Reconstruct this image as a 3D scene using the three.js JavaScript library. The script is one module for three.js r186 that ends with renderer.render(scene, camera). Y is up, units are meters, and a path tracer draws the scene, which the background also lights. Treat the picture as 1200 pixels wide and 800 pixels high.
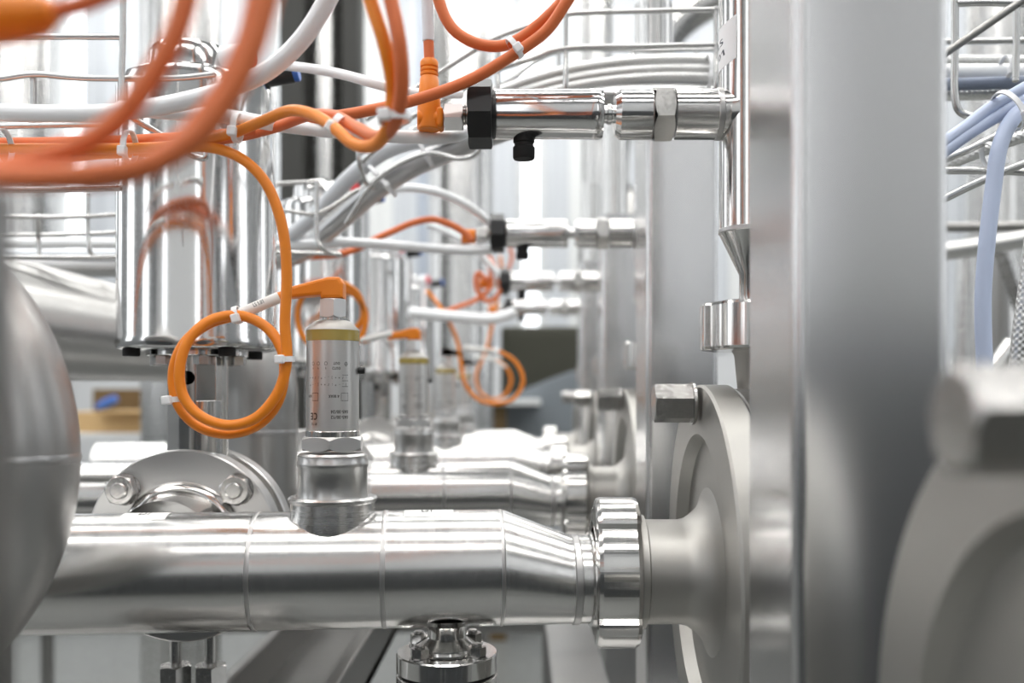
import * as THREE from 'three';
import { mergeGeometries } from 'three/addons/utils/BufferGeometryUtils.js';
import { RoundedBoxGeometry } from 'three/addons/geometries/RoundedBoxGeometry.js';
import { RectAreaLightUniformsLib } from 'three/addons/lights/RectAreaLightUniformsLib.js';
import { Brush, Evaluator, SUBTRACTION } from 'three-bvh-csg';

// ---------------------------------------------------------------- camera, sky, light, exposure
const D = 0.58, K = 1900;                       // focus distance (m); pixels per metre at that distance
const scene = new THREE.Scene();
const camera = new THREE.PerspectiveCamera(2 * Math.atan(400 / (K * D)) * 180 / Math.PI, 1.5, 0.01, 60);
camera.position.set(0, 0, D);
camera.lookAt(0, 0, 0);
camera.setViewOffset(1200, 800, -10, -62, 1200, 800);
camera.focus = 0.578;
camera.userData.fStop = camera.getFocalLength() / 6.6;
scene.background = new THREE.Color().setRGB(2.6, 2.68, 2.76);
const renderer = new THREE.WebGLRenderer({ antialias: true });
renderer.toneMapping = THREE.LinearToneMapping;
renderer.toneMappingExposure = 1.0;
renderer.shadowMap.enabled = true;
RectAreaLightUniformsLib.init();
const LAMP = 9;                                // radiance of the ceiling luminaires

// ---------------------------------------------------------------- helpers
const V = (x, y, z) => new THREE.Vector3(x, y, z);
const zr = (r) => D * (1 - r);                  // z of a depth given in focus distances
const P = (px, py, r = 1) => V((px - 610) * r / K, (462 - py) * r / K, zr(r));
let seed = 7;
const rnd = () => { seed = (seed * 1664525 + 1013904223) >>> 0; return seed / 4294967296; };
const taken = {};
function numbered(n) { const k = taken[n] = (taken[n] ?? -1) + 1; return k ? `${n}_${String(k).padStart(3, '0')}` : n; }

function rev(profile, { seg = 48, t0 = 0, t1 = Math.PI * 2, unit = false } = {}) {   // surface of revolution about y, crisp edges kept
  const n = profile.length, pos = [], nor = [], uv = [], idx = [], segN = [];
  let total = 0; const len = [0];
  for (let i = 0; i < n - 1; i++) {
    const dr = profile[i + 1][0] - profile[i][0], dy = profile[i + 1][1] - profile[i][1], l = Math.hypot(dr, dy) || 1e-9;
    segN.push([dy / l, -dr / l]); total += l; len.push(total);
  }
  const mean = (a, b) => { const x = a[0] + b[0], y = a[1] + b[1], l = Math.hypot(x, y) || 1; return [x / l, y / l]; };
  for (let i = 0; i < n - 1; i++) {
    const s = segN[i], a = i > 0 && s[0] * segN[i - 1][0] + s[1] * segN[i - 1][1] > 0.8 ? mean(s, segN[i - 1]) : s;
    const b = i < n - 2 && s[0] * segN[i + 1][0] + s[1] * segN[i + 1][1] > 0.8 ? mean(s, segN[i + 1]) : s;
    const base = pos.length / 3;
    [[profile[i], a, len[i]], [profile[i + 1], b, len[i + 1]]].forEach(([p, m, l]) => {
      for (let j = 0; j <= seg; j++) {
        const t = t0 + (t1 - t0) * j / seg, c = Math.cos(t), q = Math.sin(t);
        pos.push(p[0] * q, p[1], p[0] * c); nor.push(m[0] * q, m[1], m[0] * c);
        uv.push(unit ? j / seg : t * Math.max(p[0], 0.004), unit ? l / total : l);
      }
    });
    for (let j = 0; j < seg; j++) { const A = base + j, B = A + 1, C = A + seg + 1, E = C + 1; idx.push(A, B, E, A, E, C); }
  }
  return buf(pos, nor, uv, idx);
}
function buf(pos, nor, uv, idx) {
  const g = new THREE.BufferGeometry();
  g.setAttribute('position', new THREE.Float32BufferAttribute(pos, 3));
  g.setAttribute('normal', new THREE.Float32BufferAttribute(nor, 3));
  g.setAttribute('uv', new THREE.Float32BufferAttribute(uv, 2));
  g.setIndex(idx); return g;
}
function along(g, from, dir, spin = 0) {        // turn the y axis to dir, then move to from
  if (spin) g.rotateY(spin);
  g.applyQuaternion(new THREE.Quaternion().setFromUnitVectors(V(0, 1, 0), dir.clone().normalize()));
  return g.translate(from.x, from.y, from.z);
}
const X = V(1, 0, 0), Y = V(0, 1, 0), Z = V(0, 0, 1);
function rod(a, b, R, c = 0.0005, seg = 32) { const h = a.distanceTo(b); return along(rev([[0, 0], [R - c, 0], [R, c], [R, h - c], [R - c, h], [0, h]], { seg }), a, b.clone().sub(a)); }
function hex(af, h, c = 0.3, sides = 6, both = false) {   // chamfered hexagon, af = across flats, base at y = 0
  const a = af / 2, per = 8, N = sides * per, w = Math.PI / sides, pos = [], nor = [], uv = [], idx = [];
  const R = [], Yt = [], Yb = [];
  for (let j = 0; j <= N; j++) { const f = ((j / per) % 1) * 2 * w - w, r = a / Math.cos(f); R.push(r); Yt.push(h - (r - a) * c * 2); Yb.push(both ? (r - a) * c * 2 : 0); }
  const quad = (p, m) => { const b = pos.length / 3; p.forEach((q) => { pos.push(...q); nor.push(...m); uv.push(q[0], q[1]); }); idx.push(b, b + 1, b + 2, b, b + 2, b + 3); };
  for (let j = 0; j < N; j++) {
    const t = (j / N) * 2 * Math.PI, u = ((j + 1) / N) * 2 * Math.PI, face = (Math.floor(j / per) + 0.5) / sides * 2 * Math.PI;
    const r1 = j % per === per - 1 ? a / Math.cos(w) : R[j + 1], y1 = j % per === per - 1 ? h - (r1 - a) * c * 2 : Yt[j + 1], b1 = both ? h - y1 : 0;
    const at = (t_, r, y) => [r * Math.sin(t_), y, r * Math.cos(t_)];
    quad([at(t, R[j], Yb[j]), at(u, r1, b1), at(u, r1, y1), at(t, R[j], Yt[j])], [Math.sin(face), 0, Math.cos(face)]);
    const q = Math.atan(c * 2), m = (t + u) / 2;
    quad([at(t, R[j], Yt[j]), at(u, r1, y1), at(u, a * 0.97, h), at(t, a * 0.97, h)], [Math.sin(m) * Math.sin(q), Math.cos(q), Math.cos(m) * Math.sin(q)]);
    quad([at(t, a * 0.97, h), at(u, a * 0.97, h), [0, h, 0], [0, h, 0]], [0, 1, 0]);
    quad([at(u, r1, b1), at(t, R[j], Yb[j]), [0, 0, 0], [0, 0, 0]], [0, -1, 0]);
  }
  return buf(pos, nor, uv, idx);
}
function sw(pts, R, { seg = 12, div = 10, closed = false, caps = true, tension = 0.5 } = {}) {   // tube swept along a smooth path; R number or one per point
  const curve = new THREE.CatmullRomCurve3(pts, closed, 'centripetal', tension), n = Math.max(2, (pts.length - 1 + (closed ? 1 : 0)) * div);
  const c = [], pos = [], nor = [], uv = [], idx = [];
  for (let i = 0; i <= n; i++) c.push(curve.getPoint(i / n));
  const tan = c.map((p, i) => (i === 0 ? (closed ? c[1].clone().sub(c[n - 1]) : c[1].clone().sub(p)) : i === n ? (closed ? c[1].clone().sub(c[n - 1]) : p.clone().sub(c[n - 1])) : c[i + 1].clone().sub(c[i - 1])).normalize());
  let N = Math.abs(tan[0].y) < 0.9 ? V(0, 1, 0) : V(1, 0, 0), l = 0;
  const rad = (i) => { if (!Array.isArray(R)) return R; const f = i / n * (R.length - 1), k = Math.min(R.length - 2, Math.floor(f)); return R[k] + (R[k + 1] - R[k]) * (f - k); };
  for (let i = 0; i <= n; i++) {
    N = N.clone().sub(tan[i].clone().multiplyScalar(N.dot(tan[i]))).normalize();
    const B = tan[i].clone().cross(N), r = rad(i); if (i) l += c[i].distanceTo(c[i - 1]);
    for (let j = 0; j <= seg; j++) {
      const t = j / seg * Math.PI * 2, d = N.clone().multiplyScalar(Math.cos(t)).addScaledVector(B, Math.sin(t));
      pos.push(c[i].x + d.x * r, c[i].y + d.y * r, c[i].z + d.z * r); nor.push(d.x, d.y, d.z); uv.push(t * r, l);
    }
  }
  for (let i = 0; i < n; i++) for (let j = 0; j < seg; j++) { const A = i * (seg + 1) + j, C = A + seg + 1; idx.push(A, A + 1, C + 1, A, C + 1, C); }
  const g = buf(pos, nor, uv, idx);
  if (closed || !caps) return g;
  const cap = (i, s) => along(rev([[rad(i), 0], [rad(i) * 0.7, rad(i) * 0.25], [0, rad(i) * 0.35]], { seg }), c[i], tan[i].clone().multiplyScalar(s));
  return mg(g, cap(0, -1), cap(n, 1));
}
function ext(shape, depth, bevel = 0.0006, curveSegments = 24) { return new THREE.ExtrudeGeometry(shape, { depth: depth - 2 * bevel, bevelEnabled: bevel > 0, bevelThickness: bevel, bevelSize: bevel, bevelOffset: -bevel, bevelSegments: 2, curveSegments }).translate(0, 0, bevel); }
function mg(...gs) {
  return mergeGeometries(gs.flat().map((g) => { const q = g.index ? g.toNonIndexed() : g.clone(); for (const k of Object.keys(q.attributes)) if (!['position', 'normal', 'uv'].includes(k)) q.deleteAttribute(k); q.clearGroups?.(); return q; }));
}
function box(x0, x1, y0, y1, z0, z1, c = 0.001) {
  const g = new RoundedBoxGeometry(x1 - x0, y1 - y0, z1 - z0, 2, Math.min(c, (x1 - x0) / 2.1, (y1 - y0) / 2.1, (z1 - z0) / 2.1));
  return g.translate((x0 + x1) / 2, (y0 + y1) / 2, (z0 + z1) / 2);
}
function shade(m) { m.castShadow = m.receiveShadow = true; return m; }
function thing(name, label, category, base = V(0, 0, 0), group) {      // a Group at the thing's base; parts are given in world coordinates
  const o = new THREE.Group(); o.name = numbered(name); o.position.copy(base); o.userData = { label, category };
  if (group) o.userData.group = group;
  scene.add(o); return o;
}
function part(name, g, m, parent, label) {
  const p = shade(new THREE.Mesh(g, m)); p.name = name; if (label) p.userData.label = label;
  let q = parent; while (q && q !== scene) { if (q.isGroup) g.translate(-q.position.x, -q.position.y, -q.position.z); q = q.parent; }
  parent.add(p); return p;
}
function single(name, g, m, label, category, group) { const t = thing(name, label, category, V(0, 0, 0), group); scene.remove(t); const o = shade(new THREE.Mesh(g, m)); o.name = t.name; o.userData = t.userData; scene.add(o); return o; }
function struct(name, label) { const o = new THREE.Group(); o.name = name; o.userData = { kind: 'structure', label }; scene.add(o); return o; }
function copy(o, name, dz, label, group) {
  const c = o.clone(); c.name = numbered(name); c.position.z += dz; c.userData = { ...o.userData, label };
  if (group) c.userData.group = group;
  scene.add(c); return c;
}

// ---------------------------------------------------------------- materials
function noiseTex(w, h, f, rx, ry) {
  const d = new Uint8Array(w * h * 4);
  for (let y = 0; y < h; y++) for (let x = 0; x < w; x++) { const v = Math.max(0, Math.min(255, f(x, y) * 255)), i = (y * w + x) * 4; d[i] = d[i + 1] = d[i + 2] = v; d[i + 3] = 255; }
  const t = new THREE.DataTexture(d, w, h); t.magFilter = THREE.LinearFilter; t.minFilter = THREE.LinearFilter; t.wrapS = t.wrapT = THREE.RepeatWrapping; t.repeat.set(rx, ry); t.needsUpdate = true; return t;
}
const line = (n) => { const a = []; for (let i = 0; i < n; i++) a.push(rnd()); return a; };
const lA = line(512), lB = line(64), cell = []; for (let i = 0; i < 64; i++) cell.push(line(64));
const sm = (a, x) => { const i = Math.floor(x), f = x - i, n = a.length; return a[i % n] * (1 - f) + a[(i + 1) % n] * f; };
const patch2 = (x, y) => { const i = Math.floor(x), j = Math.floor(y), f = x - i, g = y - j, c = (a, b) => cell[a & 63][b & 63]; return (c(i, j) * (1 - f) + c(i + 1, j) * f) * (1 - g) + (c(i, j + 1) * (1 - f) + c(i + 1, j + 1) * f) * g; };
// grinding lines round a tube: vary along v (length), barely along u
const grindRough = noiseTex(128, 512, (x, y) => 0.62 + 0.22 * lA[y] + 0.1 * sm(lB, y / 8) + 0.12 * patch2(x / 4, y / 16), 8, 12);
const grindBump = noiseTex(64, 512, (x, y) => 0.5 * lA[(y * 7) % 512] + 0.5 * patch2(x / 2, y), 8, 16);
// brushing along the length: vary along u
const brushRough = noiseTex(512, 128, (x, y) => 0.66 + 0.2 * lA[x] + 0.14 * patch2(x / 16, y / 4), 12, 4);
const blotch = noiseTex(256, 256, (x, y) => 0.62 + 0.38 * patch2(x / 4, y / 4), 14, 14);
const fine = noiseTex(256, 256, (x, y) => 0.5 * rnd() + 0.5 * patch2(x / 4, y / 4), 60, 60);
const S = (c, rough, o = {}) => new THREE.MeshPhysicalMaterial({ color: new THREE.Color().setRGB(...c), metalness: 1, roughness: rough, ...o });
const M = {
  tube: S([0.64, 0.635, 0.625], 0.27, { roughnessMap: grindRough, bumpMap: grindBump, bumpScale: 0.0000008 }),
  tubeFar: S([0.66, 0.655, 0.645], 0.3, { roughnessMap: grindRough }),
  polish: S([0.7, 0.695, 0.69], 0.17, { roughnessMap: blotch }),
  turned: S([0.7, 0.69, 0.675], 0.17, { roughnessMap: grindRough }),
  brushed: S([0.43, 0.425, 0.415], 0.44, { roughnessMap: brushRough }),
  post: S([0.69, 0.685, 0.685], 0.23),
  blast: S([0.47, 0.46, 0.435], 0.46, { bumpMap: fine, bumpScale: 0.00002 }),
  bolt: S([0.55, 0.54, 0.525], 0.28, { roughnessMap: blotch }),
  weld: S([0.5, 0.495, 0.49], 0.33, { bumpMap: fine, bumpScale: 0.00002 }), faced: S([0.62, 0.615, 0.605], 0.3),
  wire: S([0.6, 0.6, 0.59], 0.26), conduit: S([0.5, 0.5, 0.5], 0.3),
  nutSatin: S([0.74, 0.735, 0.73], 0.36), frame: S([0.3, 0.295, 0.285], 0.42, { roughnessMap: blotch }),
};
const pl = (hexc, rough, o = {}) => new THREE.MeshPhysicalMaterial({ color: hexc, roughness: rough, ...o });
Object.assign(M, {
  orange: pl('#f08a1c', 0.42), orangeSalmon: pl('#dd7440', 0.5), plugOrange: pl('#f28a1e', 0.38),
  black: pl('#17181a', 0.4), white: pl('#eef0f2', 0.4), nylon: pl('#f2f3f5', 0.35), tubeWhite: pl('#f6f8fa', 0.28, { clearcoat: 0.4 }),
  grey: pl('#9a9da2', 0.3, { clearcoat: 0.5 }), darkGrey: pl('#5b5d5e', 0.5), sleeve: pl('#f1f1ee', 0.35), blueGrey: pl('#c0cce6', 0.42), lightGrey: pl('#d8dce1', 0.3, { clearcoat: 0.5 }),
  red: pl('#d9303a', 0.35), blue: pl('#3f6fc4', 0.4), amber: new THREE.MeshPhysicalMaterial({ color: '#e6d07a', roughness: 0.15, transmission: 0.6, thickness: 0.003, ior: 1.45, attenuationColor: '#d8b84a', attenuationDistance: 0.02 }),
  rubber: pl('#0d0d0e', 0.7), paper: pl('#f4f4f2', 0.55), carton: pl('#c9a878', 0.8), cartonDark: pl('#6d5a3d', 0.85), olive: pl('#3a3a2e', 0.6), slate: pl('#7b8288', 0.55),
  wall: pl('#d0d2d4', 0.7), wallGrey: pl('#7f8284', 0.7), wallPale: pl('#c4c6c7', 0.7), cladA: pl('#c6cacf', 0.45), cladB: pl('#a9b1bd', 0.45), cladC: pl('#dddfdf', 0.45), dark: pl('#3b3b38', 0.6), cabinet: pl('#3d4042', 0.5), floor: pl('#777977', 0.45, { roughnessMap: blotch }), ceil: pl('#8e9091', 0.8),
  glass: new THREE.MeshPhysicalMaterial({ color: '#ffffff', roughness: 0.02, transmission: 1, thickness: 0, ior: 1.5 }),
  diffuser: new THREE.MeshStandardMaterial({ color: '#ffffff', emissive: new THREE.Color(1, 0.99, 0.97), emissiveIntensity: 6 }),
});
const braidTex = noiseTex(64, 64, (x, y) => { const a = Math.sin((x + y) * Math.PI / 8), b = Math.sin((x - y) * Math.PI / 8); return 0.5 + 0.25 * a + 0.25 * b; }, 60, 60);
M.braid = S([0.7, 0.7, 0.69], 0.35, { bumpMap: braidTex, bumpScale: 0.0004 });
function canvasTex(w, h, draw) { const c = document.createElement('canvas'); c.width = w; c.height = h; draw(c.getContext('2d'), w, h); const t = new THREE.CanvasTexture(c); t.colorSpace = THREE.SRGBColorSpace; return t; }

// ---------------------------------------------------------------- the hall
const FL = -1.0, CE = 3.2, XL = -4, XR = 4, ZB = -6.2, ZF = 4;
{
  const f = struct('floor', 'light grey epoxy hall floor');
  part('slab', box(XL - 0.2, XR + 0.2, FL - 0.15, FL, ZB - 0.2, ZF + 0.2, 0.001), M.floor, f);
  const c = struct('ceiling', 'white hall ceiling');
  part('slab', box(XL - 0.2, XR + 0.2, CE, CE + 0.15, ZB - 0.2, ZF + 0.2, 0.001), M.ceil, c);
}
let windowNo = 0;
// a wall with window openings: u runs along the wall, holes = [[u0, u1, y0, y1]] sharing sill and head
function wall(name, label, u0, u1, holes, place, paint = M.wall) {
  const w = struct(name, label), T = 0.2, seg = [];
  let u = u0;
  for (const [a, b, s, h] of holes) { seg.push([u, a, FL, CE], [a, b, FL, s], [a, b, h, CE]); u = b; }
  seg.push([u, u1, FL, CE]);
  for (const [a, b, s, h] of seg) if (b - a > 0.01) part('wall_section', place(a, b, s, h, 0, T), paint, w);
  for (const [a, b, s, h] of holes) {
    const n = struct(`window_${++windowNo}`, 'tall narrow hall window with a slim grey frame'), q = 0.03;
    part('window_frame', mg(place(a, a + q, s, h, 0.05, 0.12), place(b - q, b, s, h, 0.05, 0.12), place(a + q, b - q, s, s + q, 0.05, 0.12), place(a + q, b - q, h - q, h, 0.05, 0.12)), M.cladC, n);
    part('pane', place(a + q, b - q, s + q, h - q, 0.08, 0.086), M.glass, n);
  }
  return w;
}
const backPlace = (a, b, s, h, d0, d1) => box(a, b, s, h, ZB - d1, ZB - d0, 0.0005);
const bx = (px) => (px - 610) * (D - ZB) / K, by = (py) => (462 - py) * (D - ZB) / K;
const SILL = by(372);
const backWall = wall('wall_back', 'pale grey clad hall wall with tall windows', XL, XR, [[bx(-330), bx(-270), SILL, 2.9], [bx(104), bx(146), SILL, 2.9], [bx(606), bx(656), SILL, 2.9], [bx(1128), bx(1172), SILL, 2.9]], backPlace);
{
  const tones = [M.cladA, M.cladB, M.cladC];
  const bands = [[-500, -335, 55], [-265, 98, 52], [152, 600, 50], [662, 1122, 46], [1178, 1560, 55]];
  for (const [a, b, st] of bands) for (let p = a; p < b - 8; p += st) {
    const W = Math.min(st, b - p) / K * (D - ZB), H = CE - SILL - 0.05;
    const g = ext(new THREE.Shape([[0, 0], [W, 0], [W, 0.006], [W * 0.92, 0.02], [W * 0.56, 0.02], [W * 0.48, 0.006], [0, 0.006]].map(([x, y]) => new THREE.Vector2(x, y))), H, 0);
    g.rotateX(Math.PI / 2).translate(bx(p), SILL + H, ZB);
    part('cladding_panel', g, tones[Math.floor(rnd() * 3)], backWall);
  }
}
const winsL = [], winsR = [], winsF = [];
for (const [z, w] of [[-5.2, 1.0], [-2.9, 1.0], [-0.6, 1.0], [1.7, 1.0]]) winsL.push([z, z + w, 0.2, 2.7]);
for (const [z, w] of [[-4.2, 1.0], [-0.4, 1.0], [2.4, 0.8]]) winsR.push([z, z + w, 0.2, 2.7]);
for (const [x, w] of [[-2.9, 0.7], [0.9, 0.7]]) winsF.push([x, x + w, 0.2, 2.7]);
wall('wall_left', 'grey hall wall with a row of windows', ZB, ZF, winsL, (a, b, s, h, d0, d1) => box(XL - d1, XL - d0, s, h, a, b, 0.0005), M.wallGrey);
wall('wall_right', 'grey hall wall with a row of windows', ZB, ZF, winsR, (a, b, s, h, d0, d1) => box(XR + d0, XR + d1, s, h, a, b, 0.0005), M.wallGrey);
wall('wall_front', 'grey hall wall with two windows', XL, XR, winsF, (a, b, s, h, d0, d1) => box(a, b, s, h, ZF + d0, ZF + d1, 0.0005), M.wallPale);
for (const z of [-5.5, -4.0, -2.3, -0.7, 0.9, 2.6]) for (const x of [-2.4, 0, 2.4]) {  // rearmost row added to brighten the back wall
  const t = thing('ceiling_light', 'long white batten luminaire fixed under the hall ceiling', 'ceiling light', V(x, CE, z), 'ceiling luminaires in rows');
  part('housing', box(x - 1.05, x + 1.05, CE - 0.06, CE, z - 0.18, z + 0.18, 0.005), M.white, t);
  part('diffuser', box(x - 1.0, x + 1.0, CE - 0.075, CE - 0.06, z - 0.16, z + 0.16, 0.003), M.diffuser, t);
  const l = new THREE.RectAreaLight(new THREE.Color(1, 0.985, 0.96), LAMP, 2.0, 0.32);
  l.position.set(x, CE - 0.08, z); l.rotation.x = -Math.PI / 2; l.castShadow = true; scene.add(l);
}

// unseen cabinets added behind the camera to darken reflections in posts and pipes
for (const [x0, x1, h, lab] of [[-2.6, -1.3, 0.16, 'added dark grey cabinet for dark reflections beside the long window'], [-1.28, -0.05, 0.05, 'added dark grey cabinet for dark reflections facing the drained pipe'], [-0.03, 1.3, 0.12, 'added dark grey cabinet for dark reflections facing the wide post']]) {
  const t = thing('added_cabinet', lab, 'cabinet', V((x0 + x1) / 2, FL, 1.75), 'added cabinets for dark reflections');
  part('body', box(x0, x1, FL + 0.08, h, 1.45, 2.05, 0.006), M.cabinet, t);
  part('plinth', box(x0 + 0.02, x1 - 0.02, FL, FL + 0.08, 1.48, 2.02, 0.004), M.rubber, t);
  for (let k = 0; k < 2; k++) { const a = x0 + 0.03 + k * (x1 - x0 - 0.03) / 2, b = a + (x1 - x0 - 0.09) / 2, d = part('door', box(a, b, FL + 0.12, h - 0.05, 1.435, 1.45, 0.004), M.cabinet, t); part('handle', box(b - 0.06, b - 0.04, -0.45, -0.3, 1.42, 1.435, 0.003), M.black, d); }
}
{ const t = thing('hall_column', 'added dark upright standing in for the figure mirrored in the wide post', 'column', V(0.77, FL, 2.17)); part('column', box(0.68, 0.86, FL, CE, 2.08, 2.26, 0.006), M.dark, t); }  // unseen upright, added as the dark figure mirrored in the wide post

// ---------------------------------------------------------------- the row of units
const UNIT = 0.74 * D, ORD = ['first', 'second', 'third', 'fourth'];
const YP = -0.1055, PR = 0.035;                 // pipe axis height, pipe radius
const pivot = V(0.0447, YP, 0), yaw = 0.085;    // the pipe runs slightly towards the camera on its left
const onPipe = (x) => V(x, YP, (pivot.x - x) * yaw);
const px1 = (px) => { let x = (px - 610) / K; for (let i = 0; i < 4; i++) x = (px - 610) / K * (1 - (pivot.x - x) * yaw / D); return x; };   // pipe x seen at picture column px
const pdir = V(1, 0, -yaw).normalize();
function ring(x, prof, seg = 64) { return along(rev(prof, { seg }), onPipe(x), pdir); }

function productPipe() {
  const xs = px1(390), t = thing('product_pipe', 'ground stainless steel product pipe with a small bolted drain flange welded below', 'pipe', V(xs, YP, onPipe(xs).z), 'product pipes in a row');
  const xL = -0.62, xA = px1(586), xB = px1(668), L = onPipe(xL).distanceTo(onPipe(xA));
  part('tube', ring(xL, [[0, 0], [PR, 0], [PR, L]], 96), M.tube, t);
  for (const p of [302, 452]) part('weld_seam', ring(px1(p) - 0.0022, [[PR - 0.0001, 0.0006], [PR + 0.0003, 0.0014], [PR + 0.0003, 0.003], [PR - 0.0001, 0.0038]], 96), M.weld, t);
  // eccentric reducer, flat at the bottom
  const R1 = 0.0268, n = 72, pos = [], nor = [], uv = [], idx = [], st = [[xA, PR, 0], [xA + 0.003, PR - 0.0004, -0.0002], [xB, R1, -(PR - R1)], [px1(678), R1, -(PR - R1)], [px1(700), R1, -(PR - R1)]];
  st.forEach(([x, r, dy], i) => { const c = onPipe(x); for (let j = 0; j <= n; j++) { const a = j / n * Math.PI * 2, s = i === 1 || i === 2 ? 0.13 * (1 + Math.cos(a)) / 2 : 0; pos.push(c.x, c.y + dy + r * Math.cos(a), c.z + r * Math.sin(a)); const m = V(s, Math.cos(a), Math.sin(a)).normalize(); nor.push(m.x, m.y, m.z); uv.push(a * r, x); } });
  for (let i = 0; i < st.length - 1; i++) for (let j = 0; j < n; j++) { const A = i * (n + 1) + j, C = A + n + 1; idx.push(A, C + 1, C, A, A + 1, C + 1); }
  part('reducer', buf(pos, nor, uv, idx), M.tube, t);
  part('weld_seam', ring(xA - 0.002, [[PR - 0.0001, 0.0008], [PR + 0.0002, 0.0014], [PR + 0.0002, 0.0026], [PR - 0.0004, 0.0034]], 96), M.weld, t);
  const low = (x, prof) => along(rev(prof, { seg: 72 }), onPipe(x).add(V(0, -(PR - R1), 0)), pdir);
  part('weld_seam', low(px1(668), [[R1 - 0.0002, 0], [R1 + 0.0006, 0.0008], [R1 + 0.0006, 0.0042], [R1 - 0.0002, 0.005]]), M.weld, t);
  part('ferrule', low(px1(688), [[R1, 0], [R1 + 0.002, 0.001], [R1 + 0.002, 0.006], [0, 0.006]]), M.turned, t);
  // drawn-out sensor branch
  const c = onPipe(xs), top = (462 - 578) / K;
  part('sensor_branch', rev([[0.0262, YP + 0.012], [0.0259, YP + 0.026], [0.0252, top - 0.0075], [0.0250, top - 0.004], [0.0262, top - 0.003], [0.0266, top - 0.0012], [0.0252, top], [0, top]], { seg: 64 }).translate(c.x, 0, c.z), M.tubeFar, t);
  part('sensor_socket', rev([[0.0212, top - 0.001], [0.0206, top + 0.0008], [0.0206, top + 0.017], [0.0212, top + 0.0178], [0.0212, top + 0.0205], [0.0207, top + 0.0215], [0.0207, top + 0.0245], [0.0195, top + 0.0258], [0, top + 0.0258]], { seg: 64 }).translate(c.x, 0, c.z), M.faced, t);
  return t;
}
const pipe0 = productPipe();
for (let k = 1; k < 4; k++) copy(pipe0, 'product_pipe', -UNIT * k, `stainless product pipe ${ORD[k]} in the row counted from the pipe with the drain flange`, 'product pipes in a row');

for (const [pa, pb] of [[146, 200], [474, 531]]) {   // adhesive labels on top of the first pipe
  const tx = canvasTex(64, 256, (g, w, h) => { g.fillStyle = '#f3f3f0'; g.fillRect(0, 0, w, h); g.fillStyle = '#2c2f33'; g.font = 'bold 40px sans-serif'; g.translate(46, 170); g.rotate(-Math.PI / 2); g.fillText('LS1', 0, 0); });
  part('adhesive_label', along(rev([[PR + 0.0002, 0], [PR + 0.0002, onPipe(px1(pa)).distanceTo(onPipe(px1(pb)))]], { seg: 10, t0: -1.9, t1: -1.12, unit: true }), onPipe(px1(pa)), pdir), new THREE.MeshStandardMaterial({ map: tx, roughness: 0.5 }), pipe0, 'white adhesive label with small lettering');
}
function drain() {
  const x = px1(524), c = onPipe(x), y = (p) => (462 - p) / K, t = thing('drain_flange', 'small round bolted drain flange with a waisted neck under the product pipe', 'flange', V(c.x, y(840), c.z));
  part('neck', rev([[0.0235, y(716)], [0.0165, y(723.5)], [0.0128, y(727)], [0.0118, y(733)], [0.0118, y(741)], [0.0128, y(743)], [0.0192, y(751)], [0.0192, y(756)], [0.0205, y(758)]], { seg: 48 }).translate(c.x, 0, c.z), M.turned, t);
  part('upper_flange', rev([[0, y(780)], [0.0300, y(780)], [0.0308, y(779)], [0.0308, y(760)], [0.0300, y(758.5)], [0, y(758.5)]], { seg: 64 }).translate(c.x, 0, c.z), M.turned, t);
  part('gasket', rev([[0, y(783)], [0.0290, y(783)], [0.0290, y(780)], [0, y(780)]], { seg: 48 }).translate(c.x, 0, c.z), M.rubber, t);
  part('lower_flange', rev([[0, y(806)], [0.0300, y(806)], [0.0308, y(805)], [0.0308, y(784)], [0.0300, y(783)], [0, y(783)]], { seg: 64 }).translate(c.x, 0, c.z), M.turned, t);
  part('drain_tube', rev([[0.0128, y(840)], [0.0128, y(806)]], { seg: 40 }).translate(c.x, 0, c.z), M.tubeFar, t);
  for (let k = 0; k < 4; k++) {
    const a = Math.PI / 4 + k * Math.PI / 2 + 0.12, bx_ = c.x + 0.0238 * Math.sin(a), bz = c.z + 0.0238 * Math.cos(a), b = part('bolt', mg(along(rev([[0, 0], [0.0064, 0], [0.0064, 0.0011], [0, 0.0011]], { seg: 24 }), V(bx_, y(758.5), bz), Y), along(hex(0.0098, 0.0058, 0.35, 6, true), V(bx_, y(756.5), bz), Y, 0.4 + k)), M.bolt, t);
    part('stud_end', rod(V(bx_, y(746), bz), V(bx_, y(742), bz), 0.0031, 0.0006, 20), M.bolt, b);
  }
  return t;
}
drain();

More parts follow.
